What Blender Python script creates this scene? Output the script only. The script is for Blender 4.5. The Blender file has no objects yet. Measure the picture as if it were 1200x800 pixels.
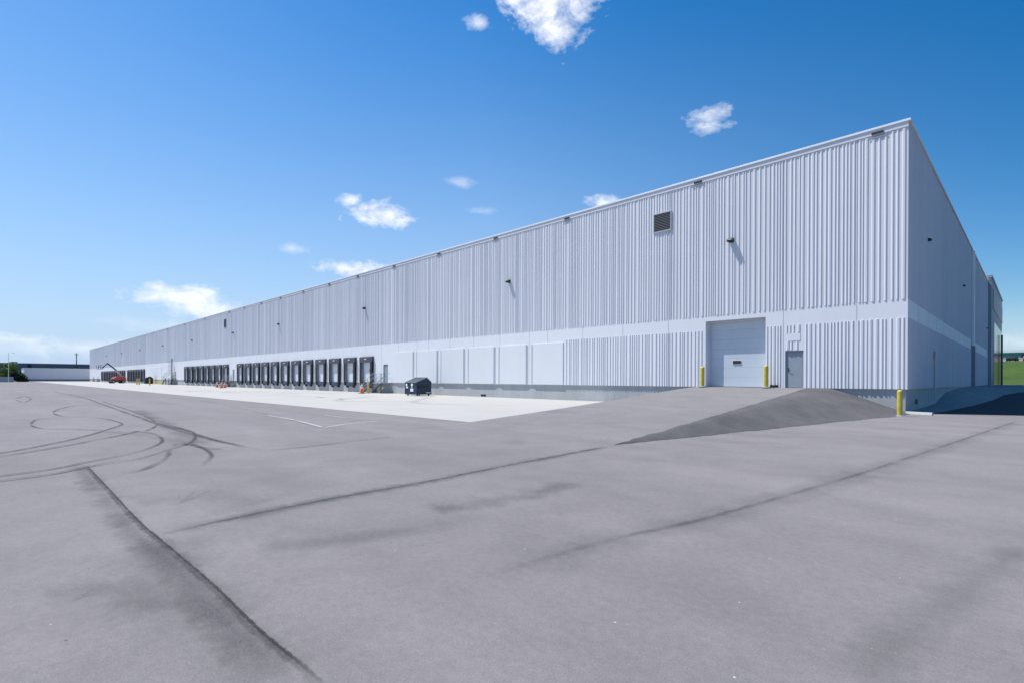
import bpy, math, random
from mathutils import Vector, Matrix
random.seed(7)
R = math.radians
S = bpy.context.scene
COL = S.collection

# ------------------------------------------------------------------ frame of reference
# origin: foot of the near corner of the warehouse; the dock front runs along -X, the short side along +Y
CAM = Vector((4.6, -32.8, 1.6)); YAW = 45.12
FW = Vector((-math.sin(R(YAW)), math.cos(R(YAW)), 0)); RT = Vector((math.cos(R(YAW)), math.sin(R(YAW)), 0))
F_ = 612.0
def hor(u): return 442.0 + (u + 3) * 0.0046
def ray(u, v): return FW + RT * ((u - 600) / F_) + Vector((0, 0, 1)) * ((hor(u) - v) / F_)
def at(u, v, z=0.0):                      # point of the level z seen at photo pixel (u, v)
    d = ray(u, v); return CAM + d * ((z - CAM.z) / d.z)
def atx(u, v, depth): return CAM + ray(u, v) * depth

# ------------------------------------------------------------------ object helpers
def tag(o, label=None, cat=None, group=None, kind=None):
    if label: o['label'] = label
    if cat: o['category'] = cat
    if group: o['group'] = group
    if kind: o['kind'] = kind
    return o
def empty(name, loc=(0, 0, 0), rz=0.0, parent=None):
    o = bpy.data.objects.new(name, None); COL.objects.link(o)
    o.location = loc; o.rotation_euler = (0, 0, rz); o.empty_display_size = 0.3
    if parent: o.parent = parent
    return o
class MB:
    def __init__(s): s.v = []; s.f = []; s.m = []; s.uv = {}
    def quad(s, a, b, c, d, m=0, uv=None):
        i = len(s.v); s.v += [tuple(a), tuple(b), tuple(c), tuple(d)]; s.f.append((i, i+1, i+2, i+3)); s.m.append(m)
        if uv: s.uv[len(s.f)-1] = uv
    def poly(s, pts, m=0):
        i = len(s.v); s.v += [tuple(p) for p in pts]; s.f.append(tuple(range(i, i+len(pts)))); s.m.append(m)
    def box(s, x0, x1, y0, y1, z0, z1, m=0, M=None):
        P = [Vector((x, y, z)) for z in (z0, z1) for y in (y0, y1) for x in (x0, x1)]
        if M: P = [M @ p for p in P]
        i = len(s.v); s.v += [tuple(p) for p in P]
        for q in ((0,2,3,1),(4,5,7,6),(0,1,5,4),(2,6,7,3),(0,4,6,2),(1,3,7,5)):
            s.f.append(tuple(i+k for k in q)); s.m.append(m)
    def prism(s, pts, ax, lo, hi, m=0):            # outline pts in the plane normal to ax, pushed from lo to hi
        def P(p, t):
            return {'x': (t, p[0], p[1]), 'y': (p[0], t, p[1]), 'z': (p[0], p[1], t)}[ax]
        n = len(pts); i = len(s.v)
        s.v += [P(p, lo) for p in pts] + [P(p, hi) for p in pts]
        s.f.append(tuple(range(i, i+n))[::-1]); s.m.append(m); s.f.append(tuple(range(i+n, i+2*n))); s.m.append(m)
        for k in range(n):
            s.f.append((i+k, i+(k+1) % n, i+n+(k+1) % n, i+n+k)); s.m.append(m)
    def tube(s, a, b, r0, r1=None, n=10, m=0, cap=True):
        a, b = Vector(a), Vector(b); r1 = r0 if r1 is None else r1
        d = (b-a).normalized(); t = Vector((0, 0, 1)) if abs(d.z) < .9 else Vector((1, 0, 0))
        p = d.cross(t).normalized(); q = d.cross(p)
        i = len(s.v)
        for c, r in ((a, r0), (b, r1)):
            for k in range(n):
                an = 2*math.pi*k/n; s.v.append(tuple(c + p*math.cos(an)*r + q*math.sin(an)*r))
        for k in range(n):
            s.f.append((i+k, i+(k+1) % n, i+n+(k+1) % n, i+n+k)); s.m.append(m)
        if cap:
            s.f.append(tuple(range(i, i+n))[::-1]); s.m.append(m); s.f.append(tuple(range(i+n, i+2*n))); s.m.append(m)
    def lathe(s, c, prof, n=16, m=0):              # prof: (r, z) upwards about c
        i = len(s.v); c = Vector(c)
        for r, z in prof:
            for k in range(n):
                an = 2*math.pi*k/n; s.v.append((c.x+math.cos(an)*r, c.y+math.sin(an)*r, c.z+z))
        for j in range(len(prof)-1):
            for k in range(n):
                s.f.append((i+j*n+k, i+j*n+(k+1) % n, i+(j+1)*n+(k+1) % n, i+(j+1)*n+k)); s.m.append(m)
        s.f.append(tuple(range(i, i+n))[::-1]); s.m.append(m)
        e = i+(len(prof)-1)*n; s.f.append(tuple(range(e, e+n))); s.m.append(m)
    def build(s, name, mats, parent=None, smooth=False, bevel=0.0):
        me = bpy.data.meshes.new(name); me.from_pydata(s.v, [], s.f)
        if not isinstance(mats, (list, tuple)): mats = [mats]
        for m in mats: me.materials.append(m)
        me.polygons.foreach_set('material_index', s.m)
        if s.uv:
            L = me.uv_layers.new(name='UVMap')
            for fi, uvs in s.uv.items():
                for li, c in zip(me.polygons[fi].loop_indices, uvs): L.data[li].uv = c
        if smooth: me.polygons.foreach_set('use_smooth', [True]*len(me.polygons))
        me.update()
        o = bpy.data.objects.new(name, me); COL.objects.link(o)
        if parent: o.parent = parent
        if bevel:
            b = o.modifiers.new('bevel', 'BEVEL'); b.width = bevel; b.segments = 2; b.limit_method = 'ANGLE'
        return o
def copy_tree(o, parent=None):
    c = o.copy(); COL.objects.link(c); c.parent = parent
    for ch in list(o.children): copy_tree(ch, c)
    return c

# ------------------------------------------------------------------ materials
def nodes(name):
    m = bpy.data.materials.new(name); m.use_nodes = True
    nt = m.node_tree; b = nt.nodes['Principled BSDF']; return m, nt, b
def N(nt, t, **k):
    n = nt.nodes.new(t)
    for a, v in k.items():
        if a in n.inputs: n.inputs[a].default_value = v
        else: setattr(n, a, v)
    return n
def lk(nt, a, b): nt.links.new(a, b)
def plain(name, c, rough=.6, metal=0., var=.12, scale=3., bump=0., spec=.4, stretch=(1, 1, 1)):
    m, nt, b = nodes(name)
    tc = N(nt, 'ShaderNodeTexCoord'); mp = N(nt, 'ShaderNodeMapping'); mp.inputs['Scale'].default_value = stretch
    lk(nt, tc.outputs['Object'], mp.inputs['Vector'])
    no = N(nt, 'ShaderNodeTexNoise', Scale=scale, Detail=6., Roughness=.6); lk(nt, mp.outputs[0], no.inputs['Vector'])
    rp = N(nt, 'ShaderNodeValToRGB')
    rp.color_ramp.elements[0].position = .3; rp.color_ramp.elements[1].position = .7
    rp.color_ramp.elements[0].color = (*[x*(1-var) for x in c], 1); rp.color_ramp.elements[1].color = (*[min(1, x*(1+var)) for x in c], 1)
    lk(nt, no.outputs['Fac'], rp.inputs['Fac']); lk(nt, rp.outputs['Color'], b.inputs['Base Color'])
    b.inputs['Roughness'].default_value = rough; b.inputs['Metallic'].default_value = metal
    b.inputs['Specular IOR Level'].default_value = spec
    if bump:
        n2 = N(nt, 'ShaderNodeTexNoise', Scale=scale*12, Detail=4.); lk(nt, mp.outputs[0], n2.inputs['Vector'])
        bp = N(nt, 'ShaderNodeBump', Strength=bump, Distance=.01); lk(nt, n2.outputs['Fac'], bp.inputs['Height']); lk(nt, bp.outputs[0], b.inputs['Normal'])
    return m
def mathn(nt, op, a, b=None, clamp=False):
    n = nt.nodes.new('ShaderNodeMath'); n.operation = op; n.use_clamp = clamp
    for i, x in enumerate((a, b)):
        if x is None: continue
        if isinstance(x, (int, float)): n.inputs[i].default_value = x
        else: lk(nt, x, n.inputs[i])
    return n.outputs[0]
def mixc(nt, fac, a, b, mode='MIX'):
    n = nt.nodes.new('ShaderNodeMix'); n.data_type = 'RGBA'; n.blend_type = mode
    for s_, x in ((n.inputs[0], fac), (n.inputs[6], a), (n.inputs[7], b)):
        if isinstance(x, (int, float)): s_.default_value = x
        elif isinstance(x, tuple): s_.default_value = (*x, 1)
        else: lk(nt, x, s_)
    return n.outputs[2]
def ramp(nt, x, lo, hi, a=0., b=1.):
    n = nt.nodes.new('ShaderNodeMapRange'); n.clamp = True
    n.inputs['From Min'].default_value = lo; n.inputs['From Max'].default_value = hi
    n.inputs['To Min'].default_value = a; n.inputs['To Max'].default_value = b
    lk(nt, x, n.inputs['Value']); return n.outputs['Result']

def asphalt(name, base, dark=.75, speck=.5, ang=0.0, stretchy=6.0):
    m, nt, b = nodes(name)
    tc = N(nt, 'ShaderNodeTexCoord')
    P = tc.outputs['Object']
    mp = N(nt, 'ShaderNodeMapping'); mp.inputs['Rotation'].default_value = (0, 0, ang)
    mp.inputs['Scale'].default_value = (1/stretchy, 1, 1); lk(nt, P, mp.inputs['Vector'])
    big = N(nt, 'ShaderNodeTexNoise', Scale=.045, Detail=5., Roughness=.55); lk(nt, P, big.inputs['Vector'])
    lane = N(nt, 'ShaderNodeTexNoise', Scale=.55, Detail=5., Roughness=.55); lk(nt, mp.outputs[0], lane.inputs['Vector'])
    med = N(nt, 'ShaderNodeTexNoise', Scale=.9, Detail=8., Roughness=.68); lk(nt, P, med.inputs['Vector'])
    sm = N(nt, 'ShaderNodeTexNoise', Scale=14., Detail=5., Roughness=.7); lk(nt, P, sm.inputs['Vector'])
    fine = N(nt, 'ShaderNodeTexNoise', Scale=75., Detail=3., Roughness=.7); lk(nt, P, fine.inputs['Vector'])
    vo = N(nt, 'ShaderNodeTexVoronoi', Scale=55.); lk(nt, P, vo.inputs['Vector'])
    vo2 = N(nt, 'ShaderNodeTexVoronoi', Scale=7.); lk(nt, P, vo2.inputs['Vector'])
    c = base
    k = mathn(nt, 'ADD', ramp(nt, big.outputs['Fac'], .3, .7, -.5, .5), ramp(nt, lane.outputs['Fac'], .3, .7, -.4, .4))
    k = mathn(nt, 'ADD', k, ramp(nt, med.outputs['Fac'], .3, .72, -.45, .45))
    k = mathn(nt, 'ADD', k, ramp(nt, sm.outputs['Fac'], .3, .7, -.45, .45))
    k = mathn(nt, 'ADD', k, ramp(nt, fine.outputs['Fac'], .25, .75, -speck, speck))
    k = ramp(nt, k, -1.0, 1.0, 0, 1)
    col = mixc(nt, k, tuple(x*dark for x in c), tuple(min(1, x*(2-dark)) for x in c))
    # pale aggregate showing and a few stones and dark spots
    st = ramp(nt, vo.outputs['Distance'], .10, .20, .45, 0)
    rnd = N(nt, 'ShaderNodeSeparateColor'); lk(nt, vo.outputs['Color'], rnd.inputs[0])
    sel = ramp(nt, rnd.outputs[0], .80, .82)
    col = mixc(nt, mathn(nt, 'MULTIPLY', st, sel), col, (.42, .41, .39))
    sel2 = ramp(nt, rnd.outputs[1], .82, .84)
    col = mixc(nt, mathn(nt, 'MULTIPLY', st, sel2), col, (.03, .03, .032))
    r2 = N(nt, 'ShaderNodeSeparateColor'); lk(nt, vo2.outputs['Color'], r2.inputs[0])
    s3 = mathn(nt, 'MULTIPLY', ramp(nt, vo2.outputs['Distance'], .04, .08, .8, 0), ramp(nt, r2.outputs[0], .93, .94))
    col = mixc(nt, s3, col, (.03, .03, .03))
    vo3 = N(nt, 'ShaderNodeTexVoronoi', Scale=11.); lk(nt, P, vo3.inputs['Vector'])
    r3 = N(nt, 'ShaderNodeSeparateColor'); lk(nt, vo3.outputs['Color'], r3.inputs[0])
    s4 = mathn(nt, 'MULTIPLY', ramp(nt, vo3.outputs['Distance'], .06, .10, .9, 0), ramp(nt, r3.outputs[0], .94, .95))
    col = mixc(nt, s4, col, (.5, .5, .47))
    # gritty worn zones where the binder has gone
    wz = N(nt, 'ShaderNodeTexNoise', Scale=.35, Detail=6., Roughness=.7); lk(nt, P, wz.inputs['Vector'])
    wf = mathn(nt, 'MULTIPLY', ramp(nt, wz.outputs['Fac'], .52, .66), ramp(nt, fine.outputs['Fac'], .44, .56))
    col = mixc(nt, mathn(nt, 'MULTIPLY', wf, .42), col, tuple(x*.5 for x in c))
    lk(nt, col, b.inputs['Base Color'])
    b.inputs['Roughness'].default_value = .88; b.inputs['Specular IOR Level'].default_value = .25
    h = mathn(nt, 'ADD', fine.outputs['Fac'], mathn(nt, 'MULTIPLY', sm.outputs['Fac'], 1.5))
    bp = N(nt, 'ShaderNodeBump', Strength=.35, Distance=.006); lk(nt, h, bp.inputs['Height']); lk(nt, bp.outputs[0], b.inputs['Normal'])
    return m

def stain(name, c, maxa=.8, ns=2.0, lo=.35, hi=.6, soft=.5, wob=.45):
    """worn mark on paving: UV v runs across the ribbon, noise breaks it up"""
    m, nt, b = nodes(name)
    b.inputs['Base Color'].default_value = (*c, 1); b.inputs['Roughness'].default_value = .85
    tc = N(nt, 'ShaderNodeTexCoord'); sp = N(nt, 'ShaderNodeSeparateXYZ'); lk(nt, tc.outputs['UV'], sp.inputs[0])
    d = mathn(nt, 'ABSOLUTE', mathn(nt, 'SUBTRACT', sp.outputs['Y'], .5))
    no = N(nt, 'ShaderNodeTexNoise', Scale=ns, Detail=7., Roughness=.65); lk(nt, tc.outputs['Object'], no.inputs['Vector'])
    dd = mathn(nt, 'ADD', d, mathn(nt, 'MULTIPLY', mathn(nt, 'SUBTRACT', no.outputs['Fac'], .5), wob))
    e = ramp(nt, dd, .5-soft*.5, .42, 1, 0)
    edge = ramp(nt, d, .36, .5, 1, 0)
    n2 = N(nt, 'ShaderNodeTexNoise', Scale=ns*.23, Detail=4.); lk(nt, tc.outputs['Object'], n2.inputs['Vector'])
    n3 = N(nt, 'ShaderNodeTexNoise', Scale=60., Detail=2.); lk(nt, tc.outputs['Object'], n3.inputs['Vector'])
    a = mathn(nt, 'MULTIPLY', mathn(nt, 'MULTIPLY', e, edge), ramp(nt, n2.outputs['Fac'], lo, hi, .25, 1))
    a = mathn(nt, 'MULTIPLY', a, ramp(nt, n3.outputs['Fac'], .3, .65, .55, 1.))
    # fade at both ends of the mark
    a = mathn(nt, 'MULTIPLY', a, ramp(nt, sp.outputs['X'], 0, .06)); a = mathn(nt, 'MULTIPLY', a, ramp(nt, sp.outputs['X'], .94, 1, 1, 0))
    lk(nt, mathn(nt, 'MULTIPLY', a, maxa), b.inputs['Alpha'])
    return m

def concrete(name, c, joint=0., var=.08, streak=False):
    m, nt, b = nodes(name)
    tc = N(nt, 'ShaderNodeTexCoord'); P = tc.outputs['Object']
    a = N(nt, 'ShaderNodeTexNoise', Scale=.25, Detail=6., Roughness=.6); lk(nt, P, a.inputs['Vector'])
    f = N(nt, 'ShaderNodeTexNoise', Scale=9., Detail=6., Roughness=.7); lk(nt, P, f.inputs['Vector'])
    k = mathn(nt, 'ADD', ramp(nt, a.outputs['Fac'], .3, .7, 0, .6), ramp(nt, f.outputs['Fac'], .3, .7, 0, .4))
    if streak:
        mp = N(nt, 'ShaderNodeMapping'); mp.inputs['Scale'].default_value = (1.4, 1.4, .12); lk(nt, P, mp.inputs['Vector'])
        s = N(nt, 'ShaderNodeTexNoise', Scale=1., Detail=6., Roughness=.65); lk(nt, mp.outputs[0], s.inputs['Vector'])
        k = mathn(nt, 'MULTIPLY', k, ramp(nt, s.outputs['Fac'], .35, .6, .45, 1.))
    col = mixc(nt, k, tuple(x*(1-2*var) for x in c), tuple(min(1, x*(1+var)) for x in c))
    if joint:
        sp = N(nt, 'ShaderNodeSeparateXYZ'); lk(nt, P, sp.inputs[0])
        for ax in ('X', 'Y'):
            w = mathn(nt, 'PINGPONG', sp.outputs[ax], joint/2)
            col = mixc(nt, ramp(nt, w, .0, .03, .45, 0), col, tuple(x*.45 for x in c))
    lk(nt, col, b.inputs['Base Color']); b.inputs['Roughness'].default_value = .85
    bp = N(nt, 'ShaderNodeBump', Strength=.15, Distance=.01); lk(nt, f.outputs['Fac'], bp.inputs['Height']); lk(nt, bp.outputs[0], b.inputs['Normal'])
    return m

def paint_wall(name, c, period=3.66, var=.05):
    """painted precast panels: every panel a hair different, faint rain streaks"""
    m, nt, b = nodes(name)
    tc = N(nt, 'ShaderNodeTexCoord'); P = tc.outputs['Object']; sp = N(nt, 'ShaderNodeSeparateXYZ'); lk(nt, P, sp.inputs[0])
    q = mathn(nt, 'FLOOR', mathn(nt, 'DIVIDE', mathn(nt, 'ADD', mathn(nt, 'ADD', sp.outputs['X'], sp.outputs['Y']), 2.2), period))
    wn = nt.nodes.new('ShaderNodeTexWhiteNoise'); wn.noise_dimensions = '1D'; lk(nt, q, wn.inputs['W'])
    mp = N(nt, 'ShaderNodeMapping'); mp.inputs['Scale'].default_value = (2.2, 2.2, .07); lk(nt, P, mp.inputs['Vector'])
    st = N(nt, 'ShaderNodeTexNoise', Scale=1., Detail=7., Roughness=.65); lk(nt, mp.outputs[0], st.inputs['Vector'])
    bl = N(nt, 'ShaderNodeTexNoise', Scale=.35, Detail=5., Roughness=.6); lk(nt, P, bl.inputs['Vector'])
    k = mathn(nt, 'ADD', mathn(nt, 'MULTIPLY', wn.outputs['Value'], .3), ramp(nt, st.outputs['Fac'], .3, .7, 0, .45))
    k = mathn(nt, 'ADD', k, ramp(nt, bl.outputs['Fac'], .3, .7, 0, .25))
    col = mixc(nt, k, tuple(x*(1-2*var) for x in c), tuple(min(1, x*(1+var)) for x in c))
    lk(nt, col, b.inputs['Base Color']); b.inputs['Roughness'].default_value = .6; b.inputs['Specular IOR Level'].default_value = .35
    f = N(nt, 'ShaderNodeTexNoise', Scale=30., Detail=4.); lk(nt, P, f.inputs['Vector'])
    bp = N(nt, 'ShaderNodeBump', Strength=.12, Distance=.006); lk(nt, f.outputs['Fac'], bp.inputs['Height']); lk(nt, bp.outputs[0], b.inputs['Normal'])
    return m

def foliage(name, a, b_):
    m, nt, b = nodes(name)
    oi = N(nt, 'ShaderNodeTexCoord'); no = N(nt, 'ShaderNodeTexNoise', Scale=1.3, Detail=3.); lk(nt, oi.outputs['Object'], no.inputs['Vector'])
    lk(nt, mixc(nt, ramp(nt, no.outputs['Fac'], .35, .65), a, b_), b.inputs['Base Color']); b.inputs['Roughness'].default_value = .6
    return m

M = dict(
    yard=asphalt('old_asphalt', (.197, .183, .184), dark=.79, speck=.95, ang=R(-18)),
    ramp=asphalt('ramp_asphalt', (.193, .184, .184), dark=.8, speck=.5, ang=R(80)),
    flank=asphalt('loose_millings', (.098, .094, .097), dark=.66, speck=.9, ang=R(40), stretchy=1.6),
    fresh_shade=asphalt('fresh_shade_asphalt', (.040, .042, .046), dark=.8, speck=.4),  # new asphalt with the building's shade put into the tone
    crack=stain('crack_filler', (.055, .054, .058), .62, 7., .3, .55, .8, 1.1),
    hair=stain('open_crack', (.02, .02, .022), .7, 14., .25, .45, .3, 1.2),
    apronstain=stain('apron_rubber', (.12, .12, .12), .30, 1.5, .35, .6, 1., .9),
    seamstain=stain('seam_soiling', (.07, .07, .075), .5, 3.6, .36, .6, 1., .8),
    softstain=stain('faint_soiling', (.085, .085, .09), .26, 2.2, .35, .6, 1., 1.),
    skid=stain('tyre_rubber', (.035, .035, .038), .72, 2.2, .32, .55, .7, .7),
    line=stain('worn_white_paint', (.7, .7, .68), .6, 2.5, .35, .55, .3),
    apron=concrete('apron_concrete', (.40, .388, .362), joint=5.0, var=.05),
    kerb=concrete('kerb_concrete', (.55, .55, .53), var=.1),
    bank=concrete('bank_concrete', (.24, .24, .24), joint=0, var=.18),
    found=concrete('foundation_concrete', (.45, .46, .46), var=.12, streak=True),
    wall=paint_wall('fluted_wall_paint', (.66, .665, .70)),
    sideshade=paint_wall('side_wall_shaded_paint', (.50, .53, .59)),  # wall paint made darker and bluer, shade of this side in the colour
    sideband=paint_wall('side_band_paint', (.74, .76, .79), var=.02),
    smooth=paint_wall('smooth_wall_paint', (.745, .75, .775), var=.02),
    infill=paint_wall('infill_panel_paint', (.72, .73, .75), var=.02),
    joint=plain('joint_sealant', (.33, .34, .37), .8),
    coping=plain('white_metal_coping', (.78, .79, .8), .35, .0, .04, .5),
    roof=plain('roof_membrane', (.5, .5, .5), .9),
    bluedoor=plain('pale_blue_door_paint', (.53, .585, .64), .45, 0, .04, .5),
    greydoor=plain('grey_door_paint', (.27, .31, .35), .5, 0, .08, 1.),
    frame=plain('door_frame_grey', (.22, .25, .29), .5, 0, .08, 1.),
    glass=plain('dark_glass', (.012, .015, .02), .12, 0, .1, 1., spec=.6),
    rubber=plain('seal_foam_black', (.022, .023, .028), .85, 0, .25, 2.),
    rubberhead=plain('seal_head_curtain', (.075, .08, .10), .8, 0, .2, 2.),
    dockdoor=plain('dock_door_white', (.70, .71, .72), .45, 0, .06, .6),
    reveal=plain('dock_reveal_grey', (.24, .25, .27), .7, 0, .1, 2.),
    leveler=plain('leveler_blue_steel', (.06, .09, .15), .55, .3, .3, 3.),
    black=plain('black_metal', (.015, .016, .018), .5),
    louvre=plain('louvre_grey_metal', (.035, .043, .058), .7, 0, .08, 3.),
    louvredark=plain('louvre_cavity', (.06, .065, .07), .8),
    yellow=plain('safety_yellow', (.56, .43, .07), .55, 0, .18, 4.),
    yellowdull=plain('faded_yellow', (.50, .46, .22), .7, 0, .15, 1.),
    orange=plain('cone_orange', (.80, .18, .04), .5, 0, .1, 4.),
    white=plain('white_paint', (.78, .78, .77), .5, 0, .06, 3.),
    navy=plain('dumpster_blue', (.024, .044, .085), .45, .1, .3, 3.),
    dumpdark=plain('dumpster_dark', (.012, .016, .03), .5, .1, .3, 3.),
    lid=plain('dumpster_lid', (.12, .15, .17), .35, 0, .2, 3.),
    galv=plain('galvanised_steel', (.36, .38, .40), .45, .6, .15, 5.),
    darksteel=plain('dark_steel', (.07, .075, .09), .5, .4, .2, 5.),
    red=plain('lift_red', (.48, .075, .07), .4, 0, .1, 2.),
    cream=plain('lift_cream', (.5, .46, .38), .5, 0, .1, 2.),
    tyre=plain('tyre_rubber_solid', (.02, .02, .02), .85),
    wood=plain('pole_wood', (.09, .075, .06), .85, 0, .2, 6.),
    farblue=plain('far_blue_grey_cladding', (.11, .145, .19), .6, 0, .1, .05),
    fardark=plain('far_dark_cladding', (.03, .04, .055), .6),
    fargrey=plain('far_grey_cladding', (.28, .31, .34), .6, 0, .1, .05),
    farwhite=plain('far_white_cladding', (.60, .61, .66), .6, 0, .04, .1),
    teal=plain('teal_cladding', (.06, .27, .25), .5, 0, .1, .3),
    pier=plain('pier_paint', (.44, .46, .50), .7, 0, .05, 1.), grass=None, bark=plain('bark', (.09, .07, .05), .9, 0, .2, 4.),
    leafA=foliage('leaves_green', (.10, .18, .03), (.20, .28, .08)),
    leafB=foliage('leaves_dark', (.012, .03, .012), (.03, .055, .02)),
    annex=paint_wall('annex_cladding', (.24, .29, .33)),
    annexglass=plain('annex_glazing', (.02, .05, .06), .15, 0, .1, .5, spec=.6),
)
def grassmat(name, a, b_):
    m, nt, b = nodes(name); tc = N(nt, 'ShaderNodeTexCoord')
    n1 = N(nt, 'ShaderNodeTexNoise', Scale=.18, Detail=8., Roughness=.7); lk(nt, tc.outputs['Object'], n1.inputs['Vector'])
    lk(nt, mixc(nt, ramp(nt, n1.outputs['Fac'], .35, .65), a, b_), b.inputs['Base Color']); b.inputs['Roughness'].default_value = .9
    return m
M['grass'] = grassmat('mown_grass', (.026, .060, .003), (.048, .098, .005))
M['field'] = grassmat('dry_field', (.07, .09, .04), (.14, .13, .08))

# ------------------------------------------------------------------ ground, yard, apron
mb = MB(); mb.quad((-4000, -4000, -.06), (4000, -4000, -.06), (4000, 4000, -.06), (-4000, 4000, -.06))
tag(mb.build('ground', M['field']), kind='structure')
mb = MB(); mb.quad((-318, -260, -.03), (70, -260, -.03), (70, .6, -.03), (-318, .6, -.03))
mb.quad((-.5, .6, -.03), (70, .6, -.03), (70, 118, -.03), (-.5, 118, -.03))
# shift: the yard's own level is z = 0
for i, v in enumerate(mb.v): mb.v[i] = (v[0], v[1], 0.)
tag(mb.build('asphalt_yard', M['yard']), kind='structure')
mb = MB(); mb.poly([(-318, -20, .005), (-9.8, -20, .005), (-18.5, .3, .005), (-318, .3, .005)])
tag(mb.build('concrete_apron', M['apron']), kind='structure')
# new asphalt side road, the building's shade put into its tone and near edge, rising gently to the far court
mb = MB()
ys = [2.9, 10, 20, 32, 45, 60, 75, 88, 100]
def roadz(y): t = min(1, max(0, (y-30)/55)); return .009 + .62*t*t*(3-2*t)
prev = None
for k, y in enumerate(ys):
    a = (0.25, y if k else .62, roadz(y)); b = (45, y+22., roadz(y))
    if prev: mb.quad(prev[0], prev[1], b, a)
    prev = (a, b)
tag(mb.build('side_road', M['fresh_shade'], smooth=True), kind='structure')

# ramp up to the drive-in door (one mound: driving surface and darker loose flank)
def sstep(t): t = max(0, min(1, t)); return t*t*(3-2*t)
mb = MB(); NX, NY = 54, 120
def ramp_row(j):
    t = j/NY; y = -.0 - 22*t
    crest = 1.215*(1-t)**1.08
    if t < .02: crest = 1.215
    xl = -10.9+(1.1)*t; xlt = -18.5 + (8.6)*min(1, t/.91)         # left crest and toe
    rj = random.Random(j); xr = -4.6+1.8*t+rj.uniform(-.04, .04)*(t > .01)+.02*math.sin(j*.5); xc = -3.5+.7*t*1.0                            # end of driving surface, real crest
    xrt = .15 - 2.95*max(0, (t-.1)/.9)+rj.uniform(-.05, .05)+.03*math.sin(j*.33)
    row = []
    xs = [xlt-.15] + [xlt+(xl-xlt)*i/12 for i in range(1, 13)] + [xl+(xr-xl)*i/14 for i in range(1, 15)]
    n = NX-len(xs)+1
    xs += [xr+(xrt+.12-xr)*i/n for i in range(1, n+1)]
    for x in xs:
        if x < xl: z = crest*sstep((x-xlt)/(xl-xlt))*.35+crest*max(0, (x-xlt)/(xl-xlt))*.65
        elif x <= xc: z = crest
        else:
            q = (x-xc)/max(.05, (xrt-xc)); z = crest*(1-q); z = z*.7+crest*.3*(1-sstep(q))
            z += .014*math.sin(x*5.1+y*1.3)*math.sin(y*2.3)*max(0, min(1, q*4))*max(0, min(1, (1-q)*4))
        zz = max(-.03, z) if 0 < z else -.03
        row.append((x, y, zz + .012))
    return row
rows = [ramp_row(j) for j in range(NY+1)]
rows = [[(p[0], .25, p[2]) for p in rows[0]]] + rows
for a, b in zip(rows, rows[1:]):
    for i in range(len(a)-1): mb.quad(a[i], b[i], b[i+1], a[i+1], 1 if i >= 26 else 0)
o = mb.build('ramp', [M['ramp'], M['flank']])
tag(o, kind='structure')
# weld for smooth shading
import bmesh
bm = bmesh.new(); bm.from_mesh(o.data); bmesh.ops.remove_doubles(bm, verts=bm.verts, dist=1e-4)
for f in bm.faces: f.smooth = True
bm.to_mesh(o.data); bm.free()

# bank of poured concrete along the shaded side
def interp(T, t):
    if t <= T[0][0]: return T[0][1]
    for (a, x), (b, y) in zip(T, T[1:]):
        if t <= b: return x+(y-x)*(t-a)/(b-a)
    return T[-1][1]
WH = [(0, .05), (6, .08), (11.4, .2), (16.3, .85), (25, 1.13), (60, 1.18), (100, 1.18)]
TX = [(0, .7), (3.4, 1.1), (14, 1.6), (30, 1.85), (47, 2.0), (58, 3.0), (66, 6.0), (74, 14.), (82, 40.)]
mb = MB(); prev = None
for k in range(83):
    y = .4+k*1.0; w = interp(WH, y); tx = interp(TX, y)
    row = []
    for i in range(9):
        q = i/8; z = max(roadz(y)+(.02 if i < 8 else -.02), w*(1-q**1.3)+roadz(y)*q**1.3); row.append((-.3+(tx+.3)*q, y, z+.006))
    if y > 58:
        f = sstep((y-58)/10); row = [(p[0], p[1], p[2]*(1-f)+max(p[2], 1.0+.1*(1-i/8))*f) if i < 8 else p for i, p in enumerate(row)]
    if prev:
        for i in range(8): mb.quad(prev[i], prev[i+1], row[i+1], row[i])
    prev = row
tag(mb.build('pavement', M['bank'], smooth=True), kind='structure')
mb = MB(); mb.box(-20, 60, 82.4, 117, -.2, 1.05)
tag(mb.build('far_court', M['kerb']), kind='structure')
# grass rise behind
mb = MB(); prev = None
for k in range(24):
    y = 112+k*3.; h = 1.0+5.7*sstep((y-113)/34)
    row = [(x, y+1.2*math.sin(x*.11), h+.12*math.sin(x*.4+y)+.1) for x in range(-60, 141, 4)]
    if prev:
        for i in range(len(row)-1): mb.quad(prev[i], prev[i+1], row[i+1], row[i])
    prev = row
tag(mb.build('grass_hill', M['grass'], smooth=True), kind='structure')

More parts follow.
